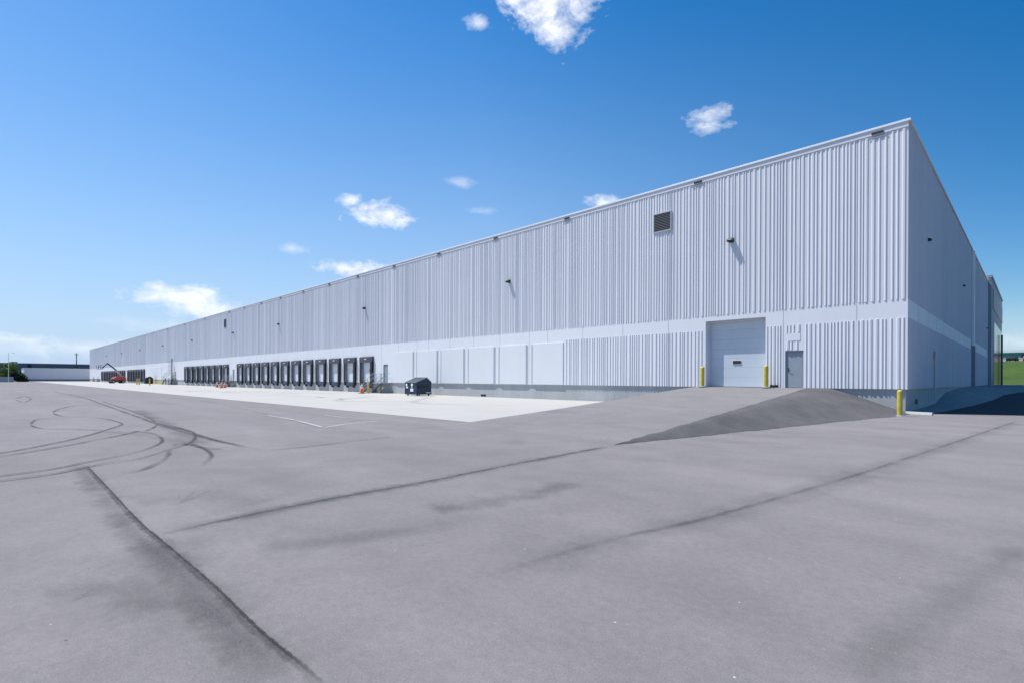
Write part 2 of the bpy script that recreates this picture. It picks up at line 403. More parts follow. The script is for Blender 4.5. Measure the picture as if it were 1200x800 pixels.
# ------------------------------------------------------------------ marks on the paving
ZS = [.0040]
def ribbon(pts, w, mat, name, smooth=True, z=None, label=None):
    if smooth and len(pts) > 2:
        out = []
        P = [pts[0]]+list(pts)+[pts[-1]]
        for i in range(1, len(P)-2):
            for s_ in range(8):
                t = s_/8; a, b, c, d = P[i-1], P[i], P[i+1], P[i+2]
                out.append(.5*((2*b)+(c-a)*t+(2*a-5*b+4*c-d)*t*t+(3*b-a-3*c+d)*t**3))
        out.append(pts[-1]); pts = out
    ZS[0] += .0007
    zz = ZS[0] if z is None else z
    mb = MB(); L = [0]
    for a, b in zip(pts, pts[1:]): L.append(L[-1]+(b-a).length)
    e = []
    for i, p in enumerate(pts):
        d = (pts[min(i+1, len(pts)-1)]-pts[max(i-1, 0)]); d.z = 0; d.normalize(); n = Vector((-d.y, d.x, 0))*w*.5
        e.append(((p.x+n.x, p.y+n.y, zz), (p.x-n.x, p.y-n.y, zz)))
    for i in range(len(e)-1):
        u0, u1 = L[i]/L[-1], L[i+1]/L[-1]
        mb.quad(e[i][0], e[i][1], e[i+1][1], e[i+1][0], 0, ((u0, 1), (u0, 0), (u1, 0), (u1, 1)))
    o = mb.build(name, mat); o.visible_shadow = True
    return tag(o, kind='structure')
G = lambda L: [at(u, v) for u, v in L]
seamA = [(100, 545), (128, 575), (157, 607), (183, 630), (215, 657), (252, 690), (298, 736), (345, 775), (380, 806)]
ribbon(G(seamA), .10, M['crack'], 'paving_seam')
ribbon([p+Vector((-.12,-.1,0)) for p in G(seamA)], .5, M['seamstain'], 'paving_seam_soiling')
ribbon(G([(183, 632), (222, 700), (270, 730), (330, 800)]), 1.1, M['softstain'], 'paving_stain')
ribbon([p+Vector((.03, .02, 0)) for p in G(seamA)], .03, M['hair'], 'paving_crack')
seamB = [(185, 627), (255, 611), (327, 596), (410, 580), (500, 564), (600, 544), (711, 523)]
ribbon(G(seamB), .12, M['crack'], 'paving_seam'); ribbon(G(seamB), .5, M['seamstain'], 'paving_seam_soiling')
seamD = [(560, 680), (640, 655), (720, 632), (815, 611), (905, 586), (1000, 558), (1080, 532), (1192, 494)]
ribbon(G(seamD), .9, M['softstain'], 'paving_seam_soiling')
ribbon(G([(p[0], p[1]-1) for p in seamD]), .16, M['seamstain'], 'paving_seam')
seamC = [(60, 458), (95, 465), (119, 473), (150, 484), (187, 497), (230, 510), (270, 520), (315, 528)]
ribbon(G(seamC), .26, M['crack'], 'paving_seam')
ribbon(G([(312, 528), (370, 522), (420, 516), (463, 511)]), .32, M['seamstain'], 'paving_seam')
ribbon(G([(230, 468), (300, 482), (378, 501)]), .3, M['softstain'], 'paving_seam')
ribbon(G([(500, 597), (560, 590), (620, 578), (672, 565)]), .9, M['seamstain'], 'paving_stain')
ribbon(G([(150, 590), (230, 580), (310, 590)]), 1.6, M['softstain'], 'paving_stain')
ribbon(G([(40, 700), (120, 690), (190, 720)]), .7, M['softstain'], 'paving_stain')
ribbon(G([(300, 640), (420, 630), (560, 605)]), .7, M['softstain'], 'paving_stain')
ribbon(G([(1000, 800), (1090, 720), (1200, 640)]), .5, M['softstain'], 'paving_stain')
ribbon(G([(565, 497), (635, 484), (710, 472)]), .35, M['softstain'], 'paving_stain')
for q in ([(312, 486), (345, 492), (380, 501)], [(380, 501), (412, 496), (446, 493)], [(378, 486), (404, 489), (430, 491)]):
    ribbon(G(q), .13, M['line'], 'painted_line')
sk = [
    [(0, 531), (45, 523), (92, 513), (130, 502), (143, 497), (138, 494), (120, 490), (100, 489)],
    [(0, 535), (50, 527), (100, 518), (150, 508), (165, 504)],
    [(0, 558), (60, 550), (110, 540), (160, 530), (180, 523), (190, 517), (187, 511), (175, 507), (150, 505)],
    [(0, 564), (60, 556), (115, 545), (165, 537), (200, 526), (222, 519), (229, 512), (224, 505), (200, 500), (185, 499)],
    [(36, 497), (44, 491), (70, 489)], [(36, 498), (50, 502), (90, 503), (125, 504)],
    [(184, 497), (180, 501), (170, 505)], [(62, 483), (70, 479), (90, 475), (115, 474)], [(62, 484), (75, 488), (100, 489)],
    [(199, 527), (196, 535), (185, 543), (165, 551), (140, 555)], [(222, 519), (240, 526), (248, 534), (238, 545)],
    [(183, 496), (205, 500), (228, 508), (255, 516), (290, 524)], [(18, 467), (28, 464), (36, 467), (28, 471), (18, 468)],
    [(120, 470), (150, 480), (172, 488), (184, 496)], [(200, 522), (215, 520), (240, 525), (262, 526)],
]
for q in sk:
    if q[0][0] == 0: q = [(-70, q[0][1]+11)]+q
    ribbon(G(q), .14, M['skid'], 'tyre_mark')

ribbon(G([(160, 480), (200, 500), (225, 515), (232, 524)]), .9, M['seamstain'], 'paving_stain')
ribbon(G([(120, 505), (170, 510), (225, 520)]), .7, M['softstain'], 'paving_stain')
sr = random.Random(9); ZS[0] = .02
for k in range(26):
    x = -50-4.2*k+sr.uniform(-.5, .5)
    for dx in (-.9, .9): ribbon([Vector((x+dx, -.8, 0)), Vector((x+dx+sr.uniform(-.2, .2), -8, 0)), Vector((x+dx+sr.uniform(.5, 3), -sr.uniform(14, 19), 0))], .35, M['apronstain'], 'tyre_mark', z=.009+.0008*(k % 2))
for k in range(8):
    x = -20-6*k; ribbon([Vector((x, -sr.uniform(5, 18), 0)), Vector((x-6, -sr.uniform(5, 16), 0)), Vector((x-14, -sr.uniform(4, 16), 0))], sr.uniform(.5, 1.6), M['apronstain'], 'apron_stain', z=.012+.0008*k)

# ------------------------------------------------------------------ the warehouse
Z0, ZB0, ZB1, ZT = 1.22, 4.83, 5.78, 14.87
LEN, DEP = 312.0, 88.0
W = empty('warehouse_building', (0, 0, 0))
tag(W, 'very long pale grey flat-roofed warehouse of fluted wall panels with a row of loading docks', 'warehouse')

def sheet(mb, axis, a0, a1, z0, z1, holes, m=0, off=0.0, sgn=1):
    """vertical sheet with rectangular holes (a_lo, a_hi, z_lo, z_hi)"""
    xs = sorted({a0, a1} | {h[i] for h in holes for i in (0, 1) if a0 < h[i] < a1})
    for p, q in zip(xs, xs[1:]):
        c = (p+q)/2; cuts = sorted([(h[2], h[3]) for h in holes if h[0] < c < h[1]]); z = z0
        spans = []
        for lo, hi in cuts:
            if lo > z: spans.append((z, lo))
            z = max(z, hi)
        if z < z1: spans.append((z, z1))
        for lo, hi in spans:
            if axis == 'x': mb.quad((p, off, lo), (q, off, lo), (q, off, hi), (p, off, hi), m)
            else: mb.quad((off, p, lo), (off, q, lo), (off, q, hi), (off, p, hi), m)
def flutes(mb, axis, a0, a1, z0, z1, d, rnd, m=0, sgn=-1, skip=()):
    """random-width trapezoid ribs standing d proud"""
    a = a0+.05
    while a < a1-.25:
        w = rnd.choice((.075, .09, .12, .14, .19)); g = rnd.choice((.035, .05, .075, .11, .15)); s_ = min(.052, w*.36)
        ok = not any(a < h[1]+.03 and a+w > h[0]-.03 for h in skip)
        if ok and a+w < a1-.02:
            P = [(a, 0), (a+s_, d), (a+w-s_, d), (a+w, 0)]
            def V(p, z): return (p[0], sgn*p[1], z) if axis == 'x' else (sgn*p[1], p[0], z)
            for q in range(3): mb.quad(V(P[q], z0), V(P[q+1], z0), V(P[q+1], z1), V(P[q], z1), m)
            mb.quad(*[V(p, z1) for p in P], m); mb.quad(*[V(p, z0) for p in P], m)
        a += w+g
# openings on the front (x range, z range)
DIN = (-10.55, -6.85, Z0, 5.42); PER = (-5.75, -4.78, Z0, 3.36)
docks = []
for k in range(12): docks.append(-(52.1+4.2*k)-1.5)
for k in range(8): docks.append(-(106.8+4.2*k)-1.5)
for k in range(7): docks.append(-(185.6+4.2*k)-1.5)
for k in range(12): docks.append(-(218.3+4.2*k)-1.5)
docks.append(-272.)
DW = 1.09                                             # half width of a dock opening
dholes = [(x-DW, x+DW, Z0, 4.0) for x in docks]
PD = (-49.9, -48.9, Z0, 3.35)                         # door at the first stair
PD2 = (-104.4, -103.4, Z0, 3.35)
PD3 = (-149.2, -148.2, Z0, 3.35)
holes = [DIN, PER, PD, PD2, PD3]+dholes
rnd = random.Random(3)
mb = MB()
sheet(mb, 'x', -LEN, 0, Z0, ZB0, holes, 1)
sheet(mb, 'x', -LEN, 0, ZB0, ZB1, [DIN], 1)
sheet(mb, 'x', -LEN, 0, ZB1, ZT-.02, [], 0)
for a_, b_, d_ in ((-LEN, -200, .018), (-200, -150, .020), (-150, -115, .022), (-115, -88, .024), (-88, -66, .026), (-66, -48, .028), (-48, -34, .030), (-34, -22, .032), (-22, 0, .034)):
    flutes(mb, 'x', a_, b_, ZB1, ZT-.42, d_, rnd)
flutes(mb, 'x', -22.3, DIN[0], Z0-.0, ZB0, .034, rnd)
flutes(mb, 'x', DIN[1], PER[0]-.02, Z0, ZB0, .034, rnd)
flutes(mb, 'x', PER[1]+.02, 0, Z0, ZB0, .034, rnd)
# above the staff door the ribs are interrupted by a blank
flutes(mb, 'x', PER[0], PER[1], PER[3]+.05, 3.88, .034, rnd); flutes(mb, 'x', PER[0], PER[1], 4.4, ZB0, .034, rnd)
# bottom edge of the panels, and reveals of every opening
mb.quad((-LEN, 0, Z0), (0, 0, Z0), (0, .1, Z0), (-LEN, .1, Z0), 1)
for h, d in [(DIN, .62), (PER, .14), (PD, .12), (PD2, .12), (PD3, .12)]+[(q, .3) for q in dholes]:
    x0, x1, z0, z1 = h; mm = 1
    mb.quad((x0, 0, z0), (x0, 0, z1), (x0, d, z1), (x0, d, z0), mm); mb.quad((x1, 0, z0), (x1, 0, z1), (x1, d, z1), (x1, d, z0), mm)
    mb.quad((x0, 0, z1), (x1, 0, z1), (x1, d, z1), (x0, d, z1), mm); mb.quad((x0, 0, z0+.004), (x1, 0, z0+.004), (x1, d, z0+.004), (x0, d, z0+.004), 2)
# smooth fascia below the coping
mb.box(-LEN, .0, -.045, -.002, ZT-.38, ZT-.12, 0)
# panel joints: dark sealant lines a few mm proud of the sheet
x = -2.2; jr = random.Random(5)
while x > -LEN+1:
    if not any(h[0]-.05 < x < h[1]+.05 for h in holes): mb.box(x-.012, x+.012, -.004, -.001, Z0, ZB0-.003, 2)
    if not DIN[0] < x < DIN[1]: mb.box(x-.011, x+.011, -.004, -.001, ZB0, ZB1, 2)
    mb.box(x-.014, x+.014, -.006, -.001, ZB1+.003, ZT-.4, 2)
    x -= 3.66 if jr.random() > .15 else 2.1
o = mb.build('front_wall', [M['wall'], M['smooth'], M['joint']], W)
# infill panels with recessed grey piers between (the closed bays right of the stairs)
ip = [(-47.2, -43.75), (-42.95, -39.4), (-38.6, -35.05), (-34.25, -30.7), (-29.9, -26.6), (-25.8, -22.45)]
for a, b in ip:
    q = MB(); q.box(a, b, -.055, -.003, Z0+.02, 4.66); q.build('infill_panel', M['infill'], W, bevel=.008)
for a, b in [(ip[i][1]+.08, ip[i+1][0]-.08) for i in range(5)]:
    for c in (a, b-.10):
        q = MB(); q.box(c, c+.10, -.02, -.003, Z0+.02, 4.6); q.build('pier_strip', M['pier'], W)

q = MB(); q.box(-5.62, -4.95, -.02, -.003, 3.93, 4.36); q.build('wall_blank', M['smooth'], W)

mb = MB()                                             # side wall, its shade also put into the paint colour
SH = []
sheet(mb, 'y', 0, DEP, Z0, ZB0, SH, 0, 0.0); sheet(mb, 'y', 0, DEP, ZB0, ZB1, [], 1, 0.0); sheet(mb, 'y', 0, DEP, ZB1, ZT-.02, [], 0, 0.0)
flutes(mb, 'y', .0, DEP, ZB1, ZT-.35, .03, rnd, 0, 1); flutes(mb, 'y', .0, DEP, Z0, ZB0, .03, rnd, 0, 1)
y = 3.4
while y < DEP-1: mb.box(.001, .005, y-.012, y+.012, Z0, ZT-.4, 2); y += 3.66
mb.quad((0, 0, Z0), (-.1, 0, Z0), (-.1, DEP, Z0), (0, DEP, Z0), 1)
mb.build('side_wall', [M['sideshade'], M['sideband'], M['joint']], W)
mb = MB(); mb.quad((-LEN, 0, Z0), (-LEN, DEP, Z0), (-LEN, DEP, ZT-.02), (-LEN, 0, ZT-.02)); mb.quad((-LEN, DEP, Z0), (0, DEP, Z0), (0, DEP, ZT-.02), (-LEN, DEP, ZT-.02))
mb.build('rear_wall', M['smooth'], W)
mb = MB(); mb.quad((-LEN, 0, ZT-.3), (0, 0, ZT-.3), (0, DEP, ZT-.3), (-LEN, DEP, ZT-.3)); mb.build('roof', M['roof'], W)
mb = MB(); mb.box(-LEN-.06, .10, -.09, .35, ZT-.115, ZT); mb.box(-.35, .10, .352, DEP+.06, ZT-.11, ZT); mb.box(-LEN-.06, -LEN+.35, .352, DEP+.06, ZT-.15, ZT)
mb.box(-LEN+.352, -.352, DEP-.35, DEP+.06, ZT-.15, ZT)
mb.build('coping', M['coping'], W, bevel=.01)
mb = MB()
FH = [(-LEN, -.09)]
mb.box(-LEN+.05, -.09, .09, .5, -.3, Z0-.002); mb.box(-.5, -.09, .502, DEP, -.3, Z0-.002)
for k in range(int(LEN/7.3)): mb.box(-3.0-7.3*k-.01, -3.0-7.3*k+.01, .085, .0895, -.2, Z0-.05, 1)
for k in range(11): mb.box(-.0895, -.085, 4+7.3*k-.01, 4+7.3*k+.01, -.2, Z0-.05, 1)
mb.build('foundation', [M['found'], M['joint']], W)
mb = MB(); mb.box(-184.6, -162.4, -.02, .088, .02, Z0-.01); mb.build('painted_base', M['yellowdull'], W)
mb = MB(); mb.box(-183.5, -163.5, -.07, -.003, Z0+.02, 4.7); mb.build('infill_panel', M['infill'], W, bevel=.01)

# drive-in door
mb = MB(); x0, x1, z0, z1 = DIN
nz = 7; ph = (z1-z0-.04)/nz
for k in range(nz):
    mb.box(x0+.02, x1-.02, .545, .60, z0+.03+ph*k, z0+.03+ph*(k+1)-.004)
dd = mb.build('overhead_door', M['bluedoor'], W, bevel=.006)
mb = MB(); mb.box(x0-.0+.003, x0+.12, .44, .54, z0, z1-.003); mb.box(x1-.12, x1-.003, .44, .54, z0, z1-.003); mb.box(x0+.122, x1-.122, .44, .54, z1-.12, z1-.004)
mb.build('door_track', M['bluedoor'], dd)
mb = MB(); xc = -8.75; zc = 2.78
mb.box(xc-.285, xc+.285, .525, .543, zc-.125, zc+.125, 0); mb.box(xc-.25, xc+.25, .505, .514, zc-.10, zc+.10, 1)
mb.build('window', [M['white'], M['glass']], dd)
mb = MB(); mb.box(x0+.02, x1-.02, .53, .6, z0+.006, z0+.028); mb.build('bottom_seal', M['rubber'], dd)

def staff_door(h, d, col, name='personnel_door'):
    x0, x1, z0, z1 = h
    mb = MB(); mb.box(x0+.07, x1-.07, d-.045, d, z0+.02, z1-.08); o = mb.build(name, col, W, bevel=.004)
    mb = MB(); mb.box(x0+.003, x0+.068, d-.09, d, z0+.006, z1-.004); mb.box(x1-.068, x1-.003, d-.09, d, z0+.006, z1-.004); mb.box(x0+.07, x1-.07, d-.09, d, z1-.078, z1-.004)
    mb.build('door_frame', M['frame'], o)
    mb = MB(); mb.tube((x0+.16, d-.046, z0+1.02), (x0+.16, d-.11, z0+1.02), .018); mb.tube((x0+.16, d-.105, z0+1.02), (x0+.29, d-.105, z0+1.02), .012)
    mb.box(x0+.125, x0+.195, d-.052, d-.046, z0+.93, z0+1.16)
    mb.build('handle', M['darksteel'], o)
    return o
staff_door(PER, .13, M['greydoor']); staff_door(PD, .11, M['greydoor']); staff_door(PD2, .11, M['greydoor']); staff_door(PD3, .11, M['greydoor'])

# dock doors: panel > seal pads, head pad, reveal, window, leveler, bumpers
def make_dock(x):
    mb = MB(); n = 5; ph = (2.75)/n
    for k in range(n): mb.box(-DW+.01, DW-.01, .05, .09, Z0+.02+ph*k, Z0+.02+ph*(k+1)-.008)
    d = mb.build('dock_door', M['dockdoor'], W); d.location = (x, 0, 0)
    PJ = .27
    for s_ in (-1, 1):
        a, b = DW+.0, DW+.42
        mb = MB(); mb.prism([(s_*(a-.05), .80), (s_*(a+.16), .80), (s_*b, 1.45), (s_*b, 3.80), (s_*(a-.05), 3.80)], 'y', -PJ, -.004)
        mb.build('seal_pad', M['rubber'], d, bevel=.02)
        mb = MB(); mb.box(*sorted((s_*(a-.07), s_*(a-.052))), -PJ+.03, .045, Z0+.02, 3.79); mb.build('dock_jamb', M['reveal'], d)
    mb = MB(); mb.prism([(-.004, 3.81), (-.004, 4.40), (-.22, 4.36), (-PJ-.02, 4.28), (-PJ-.02, 3.66), (-PJ, 3.66), (-PJ+.02, 3.81)], 'x', -DW-.42, DW+.42)
    hp = mb.build('seal_head', M['rubberhead'], d)
    mb = MB(); mb.box(-.26, .2, -PJ-.028, -PJ-.021, 4.02, 4.12); mb.build('seal_badge', M['white'], hp)
    mb = MB(); mb.box(.42, .70, .035, .048, 2.50, 2.86); mb.build('window', M['glass'], d)
    mb = MB(); mb.box(-DW+.09, DW-.09, -.06, .5, .70, Z0+.03); mb.prism([(-.07, .74), (-.07, 1.2), (-.2, 1.18), (-.14, .78)], 'x', -.95, .95); mb.build('dock_leveler', M['leveler'], d)
    for s_ in (-1, 1):
        mb = MB(); mb.box(s_*.85-.11, s_*.85+.11, -.16, .085, .55, .95); mb.build('dock_bumper', M['rubber'], d)
    return d
d0 = make_dock(docks[0])
for x in docks[1:]:
    c = copy_tree(d0, W); c.location = (x, 0, 0)

# wall lights
def wall_light(x, z, side=False, parent=W):
    mb = MB()
    mb.box(-.11, .11, -.06, -.04, -.14, .14, 0)
    mb.prism([(-.05, -.1), (-.05, .12), (-.14, .14), (-.36, .05), (-.40, -.04), (-.30, -.10)], 'x', -.17, .17, 0)
    o = mb.build('wall_light', M['black'], parent, bevel=.006)
    if side: o.rotation_euler = (0, 0, R(90))
    o.location = x if side else (x, 0, z)
    if side: o.scale = (.55, .55, .7)
    return o
for s_ in (8.9, 28.7, 54.2, 81.6, 104., 133., 162., 193., 225., 260.): wall_light(-s_, 10.35)
wall_light((0, 6.6, 10.0), 0, True); wall_light((0, 27.5, 10.0), 0, True); wall_light((0, 58., 8.5), 0, True)
# roof scuppers
for s_ in [1.3, 11.1, 22.1, 30.5, 39.1, 47.6, 56., 63.9, 72.4, 81., 89.5, 98., 106.5, 123., 140., 157., 174.]:
    mb = MB(); z = ZT-.30
    mb.box(-.26, .26, -.085, -.046, z-.045, z+.055, 0); mb.box(-.42, .42, -.044-.005, -.0465, z-.25, z-.12, 1)
    o = mb.build('roof_scupper', [M['black'], M['fargrey']], W); o.location = (-s_, 0, 0)
# louvre vents
def louvre(x, z, w, h):
    fr = MB(); t = .06
    fr.box(-w/2-t, w/2+t, -.09, -.003, h/2, h/2+t); fr.box(-w/2-t, w/2+t, -.09, -.003, -h/2-t, -h/2)
    fr.box(-w/2-t, -w/2, -.09, -.003, -h/2, h/2); fr.box(w/2, w/2+t, -.09, -.003, -h/2, h/2)
    o = fr.build('louvre_vent', M['pier'], W); o.location = (x, 0, z)
    b = MB(); b.box(-w/2, w/2, -.03, -.004-.036, -h/2, h/2) if False else b.box(-w/2, w/2, -.045, -.04, -h/2, h/2); b.build('backing', M['louvredark'], o)
    s_ = MB(); n = int(h/.105)
    for k in range(n):
        zc = -h/2+(k+.5)*h/n; s_.prism([(-.046, zc+.045), (-.085, zc-.03), (-.085, zc-.045), (-.046, zc+.03)], 'x', -w/2, w/2)
    s_.build('slats', M['louvre'], o)
louvre(-13.65, 12.5, 1.25, 1.2); louvre(-109., 12.5, 1.3, 1.6)
# side pipes, conduit, small vent openings
mb = MB(); mb.box(.035, .24, 36.4, 36.85, 5.2, ZT-.12); ds = mb.build('downspout', M['coping'], W)
mb = MB(); mb.box(.035, .30, 36.3, 36.95, 1.15, 5.19); mb.build('downspout_guard', M['frame'], ds)
mb = MB(); mb.tube((.09, 9.2, .4), (.09, 9.2, 3.1), .025); mb.box(.05, .15, 9.05, 9.35, 3.1, 3.5); mb.build('conduit', M['galv'], W)
mb = MB(); mb.prism([(2.9, .38), (3.0, .58), (3.25, .66), (3.6, .66), (3.85, .58), (3.95, .38)], 'x', -.088, -.08); mb.build('crawl_vent', M['black'], W)
mb = MB(); mb.box(-32.6, -31.9, .07, .088, .06, .24); mb.build('drain_outlet', M['black'], W)
for xx in (-6.45, -6.2): 
    mb = MB(); mb.box(xx-.09, xx+.09, -.16, -.045, Z0+.02, Z0+.16); mb.build('utility_box', M['black'], W)

# taller glazed entrance block at the far end of the side
E = empty('entrance_block', (0, 61, 0)); tag(E, 'blue-grey entrance block standing proud of the far end of the shaded side wall', 'building')
mb = MB(); mb.box(.035, .36, 0, 30, 1.0, ZT+.55); mb.build('wall', M['annex'], E)
mb = MB(); mb.box(-.3, .46, -.15, 30.1, ZT+.552, ZT+.85); mb.build('roof', M['frame'], E)
mb = MB(); mb.box(.362, .40, 6., 29, 1.1, 10.); mb.build('glazing', M['annexglass'], E)
mb = MB(); mb.box(.362, .44, 3.0, 29.5, 11.6, 14.3); mb.build('sign_band', M['frame'], E)
mb = MB(); mb.tube((.62, 22.5, .9), (.62, 22.5, 9.2), .13); mb.build('column', M['darksteel'], E)

# ------------------------------------------------------------------ kerb at the corner
mb = MB(); mb.prism([(0, 0), (.16, 0), (.14, .13), (.02, .13)], 'x', 0, 2.1); k = mb.build('kerb_block', M['kerb'], bevel=.01)
p = at(1061, 484.5); k.location = (p.x, p.y, 0.); q = at(1092, 486.2); k.rotation_euler = (0, 0, math.atan2(q.y-p.y, q.x-p.x))
k.scale = ((q-p).length/2.1, 1, 1)
tag(k, 'short white concrete kerb lying at the foot of the shaded corner', 'kerb')

# ------------------------------------------------------------------ bollards and cones
def bollard(loc, h=1.15, r=.1, label='', mat=None, grp='yellow bollards'):
    b = empty('bollard', loc); tag(b, label, 'bollard', grp)
    mb = MB(); mb.lathe((0, 0, -.05), [(r, 0), (r, h-.02), (r*.96, h+.02), (r*.7, h+.055), (r*.3, h+.07)], 20); mb.build('post', mat or M['yellow'], b, smooth=False)
    mb = MB(); mb.lathe((0, 0, -.03), [(r*1.9, 0), (r*1.9, .035), (r*1.4, .06), (r*1.02, .07)], 16); mb.build('base_collar', M['frame'], b)
    return b
bollard((-10.5, -.55, Z0+.02), 1.25, .13, 'yellow bollard at left jamb of the large pale blue overhead door')
bollard((-6.62, -.55, Z0+.02), 1.27, .13, 'yellow bollard at right jamb of the large pale blue overhead door')
bollard((.10, -2.75, 0.), 1.2, .11, 'yellow bollard standing in front of the near corner of the warehouse')
p = at(431.5, 460.5); bollard((p.x, p.y, 0), 1.15, .12, 'yellow bollard at foot of stairs beside the nearest dock')
p = at(160.5, 450.3); bollard((p.x, p.y, 0), 1.5, .13, 'far yellow bollard left of the dark dumpster, nearer the red lift')
p = at(163, 450.5); bollard((p.x, p.y, 0), 1.5, .13, 'far yellow bollard touching the left side of the dark dumpster')
p = at(175.3, 451.0); bollard((p.x, p.y, 0), 1.5, .13, 'far yellow bollard right of the dark dumpster near the far docks')

def cone(loc, h, label, w=.5):
    c = empty('traffic_cone', loc); tag(c, label, 'traffic cone', 'traffic cones by the docks')
    mb = MB(); mb.box(-w/2, w/2, -w/2, w/2, 0, .05); mb.build('base', M['tyre'], c, bevel=.01)
    r = w*.38; mb = MB(); mb.lathe((0, 0, .05), [(r, 0), (r*.9, .05), (r*.30, h-.1), (r*.22, h-.05)], 20); b = mb.build('body', M['orange'], c, smooth=False)
    def rr(z): return r*.9+(r*.30-r*.9)*(z-.05)/(h-.15)
    for a in (.45, .68):
        mb = MB(); mb.lathe((0, 0, .05), [(rr(h*a)+.006, h*a), (rr(h*a+h*.13)+.006, h*a+h*.13)], 20); mb.build('stripe', M['white'], b)
    return c
p = at(424.2, 460.5); cone((p.x, p.y, 0), 1.15, 'tall orange cone with white bands between the two nearest docks', .7)
for u, v, t in ((254.5, 453.5, 'orange cone in front of rightmost door of the second dock group, left one of three'),
                (259.5, 454.3, 'orange cone in front of rightmost door of the second dock group, middle one of three'),
                (263.5, 454., 'orange cone in front of rightmost door of the second dock group, right one of three')):
    p = at(u, v); cone((p.x, p.y, 0), 1.1, t, .6)

# ------------------------------------------------------------------ dumpsters
def dumpster(loc, w, d, h0, h1, body, lidm, label, rz=0, stickers=True):
    D = empty('dumpster', loc, rz); tag(D, label, 'dumpster')
    mb = MB()   # end profile (y, z): front low, ridge towards the back, short back slope
    prof = [(-d/2, .12), (d/2, .12), (d/2, h0+.02), (d*.18, h1-.05), (-d/2, h0)]
    mb.prism(prof, 'x', -w/2, w/2); body_ = mb.build('body', body, D, bevel=.015)
    mb = MB()
    for z in (.16, .52, h0-.09): mb.box(-w/2-.03, w/2+.03, -d/2-.045, -d/2-.002, z, z+.07)
    for z in (.16, h0-.09): mb.box(w/2+.002, w/2+.045, -d/2, d/2, z, z+.07)
    for x in (-w/2+.0, -.03, w/2-.06): mb.box(x, x+.06, -d/2-.04, -d/2-.003, .23, h0-.09)
    mb.build('rib', body, body_)
    mb = MB(); mb.box(w/2+.045, w/2+.17, -d*.42, d*.30, .78, .98); mb.build('fork_pocket', M['black'], D)
    mb = MB(); mb.box(-w/2-.17, -w/2-.003, -d*.42, d*.30, .78, .98); mb.build('fork_pocket', M['black'], D)
    for a, b in ((-w/2-.02, -.01), (.01, w/2+.02)):
        mb = MB(); y0, z0, y1, z1 = -d/2-.06, h0+.012, d*.2, h1-.02
        mb.prism([(y0, z0), (y1, z1), (y1, z1+.035), (y0, z0+.035)], 'x', a, b)
        for k in range(3):
            xa = a+(b-a)*(k+.5)/3; mb.prism([(y0+.1, z0+.07), (y1-.05, z1+.025), (y1-.05, z1+.055), (y0+.1, z0+.10)], 'x', xa-.05, xa+.05)
        mb.build('lid', lidm, D)
    mb = MB(); mb.prism([(d*.18, h1-.01), (d/2+.02, h0+.035), (d/2+.02, h0+.07), (d*.18, h1+.03)], 'x', -w/2-.02, w/2+.02); mb.build('rear_lid', lidm, D)
    mb = MB(); mb.tube((-w/2-.05, d*.2, h1+.03), (w/2+.05, d*.2, h1+.03), .025); mb.build('hinge_bar', M['galv'], D)
    for sx in (-1, 1):
        for sy in (-1, 1):
            mb = MB(); mb.tube((sx*(w/2-.2)-.04, sy*(d/2-.2), .07), (sx*(w/2-.2)+.04, sy*(d/2-.2), .07), .07); mb.build('wheel', M['tyre'], D)
    if stickers:
        mb = MB(); y = -d/2-.05
        for (a, b, c, e) in ((-.82, -.55, .95, 1.18), (-.78, -.42, .74, .90), (.1, .42, .95, 1.2), (-.02, .5, .42, .72), (.15, .32, .80, .92)):
            mb.box(a, b, y-.004, y, c, e)
        mb.build('sticker', M['white'], D)
        mb = MB(); mb.box(w/2+.046, w/2+.05, d*.1, d*.42, .26, .34); mb.build('sticker', M['white'], D)
    return D
dumpster((-39.0, -2.6, .01), 2.0, 1.75, 1.28, 1.78, M['navy'], M['lid'], 'dark blue wheeled dumpster with sloping grey lids and white stickers by the closed bays')
p = at(169, 449.5); dumpster((p.x, p.y+1.0, .01), 2.3, 1.8, 1.5, 2.05, M['dumpdark'], M['dumpdark'], 'nearly black dumpster between yellow bollards beside the far docks', stickers=False)

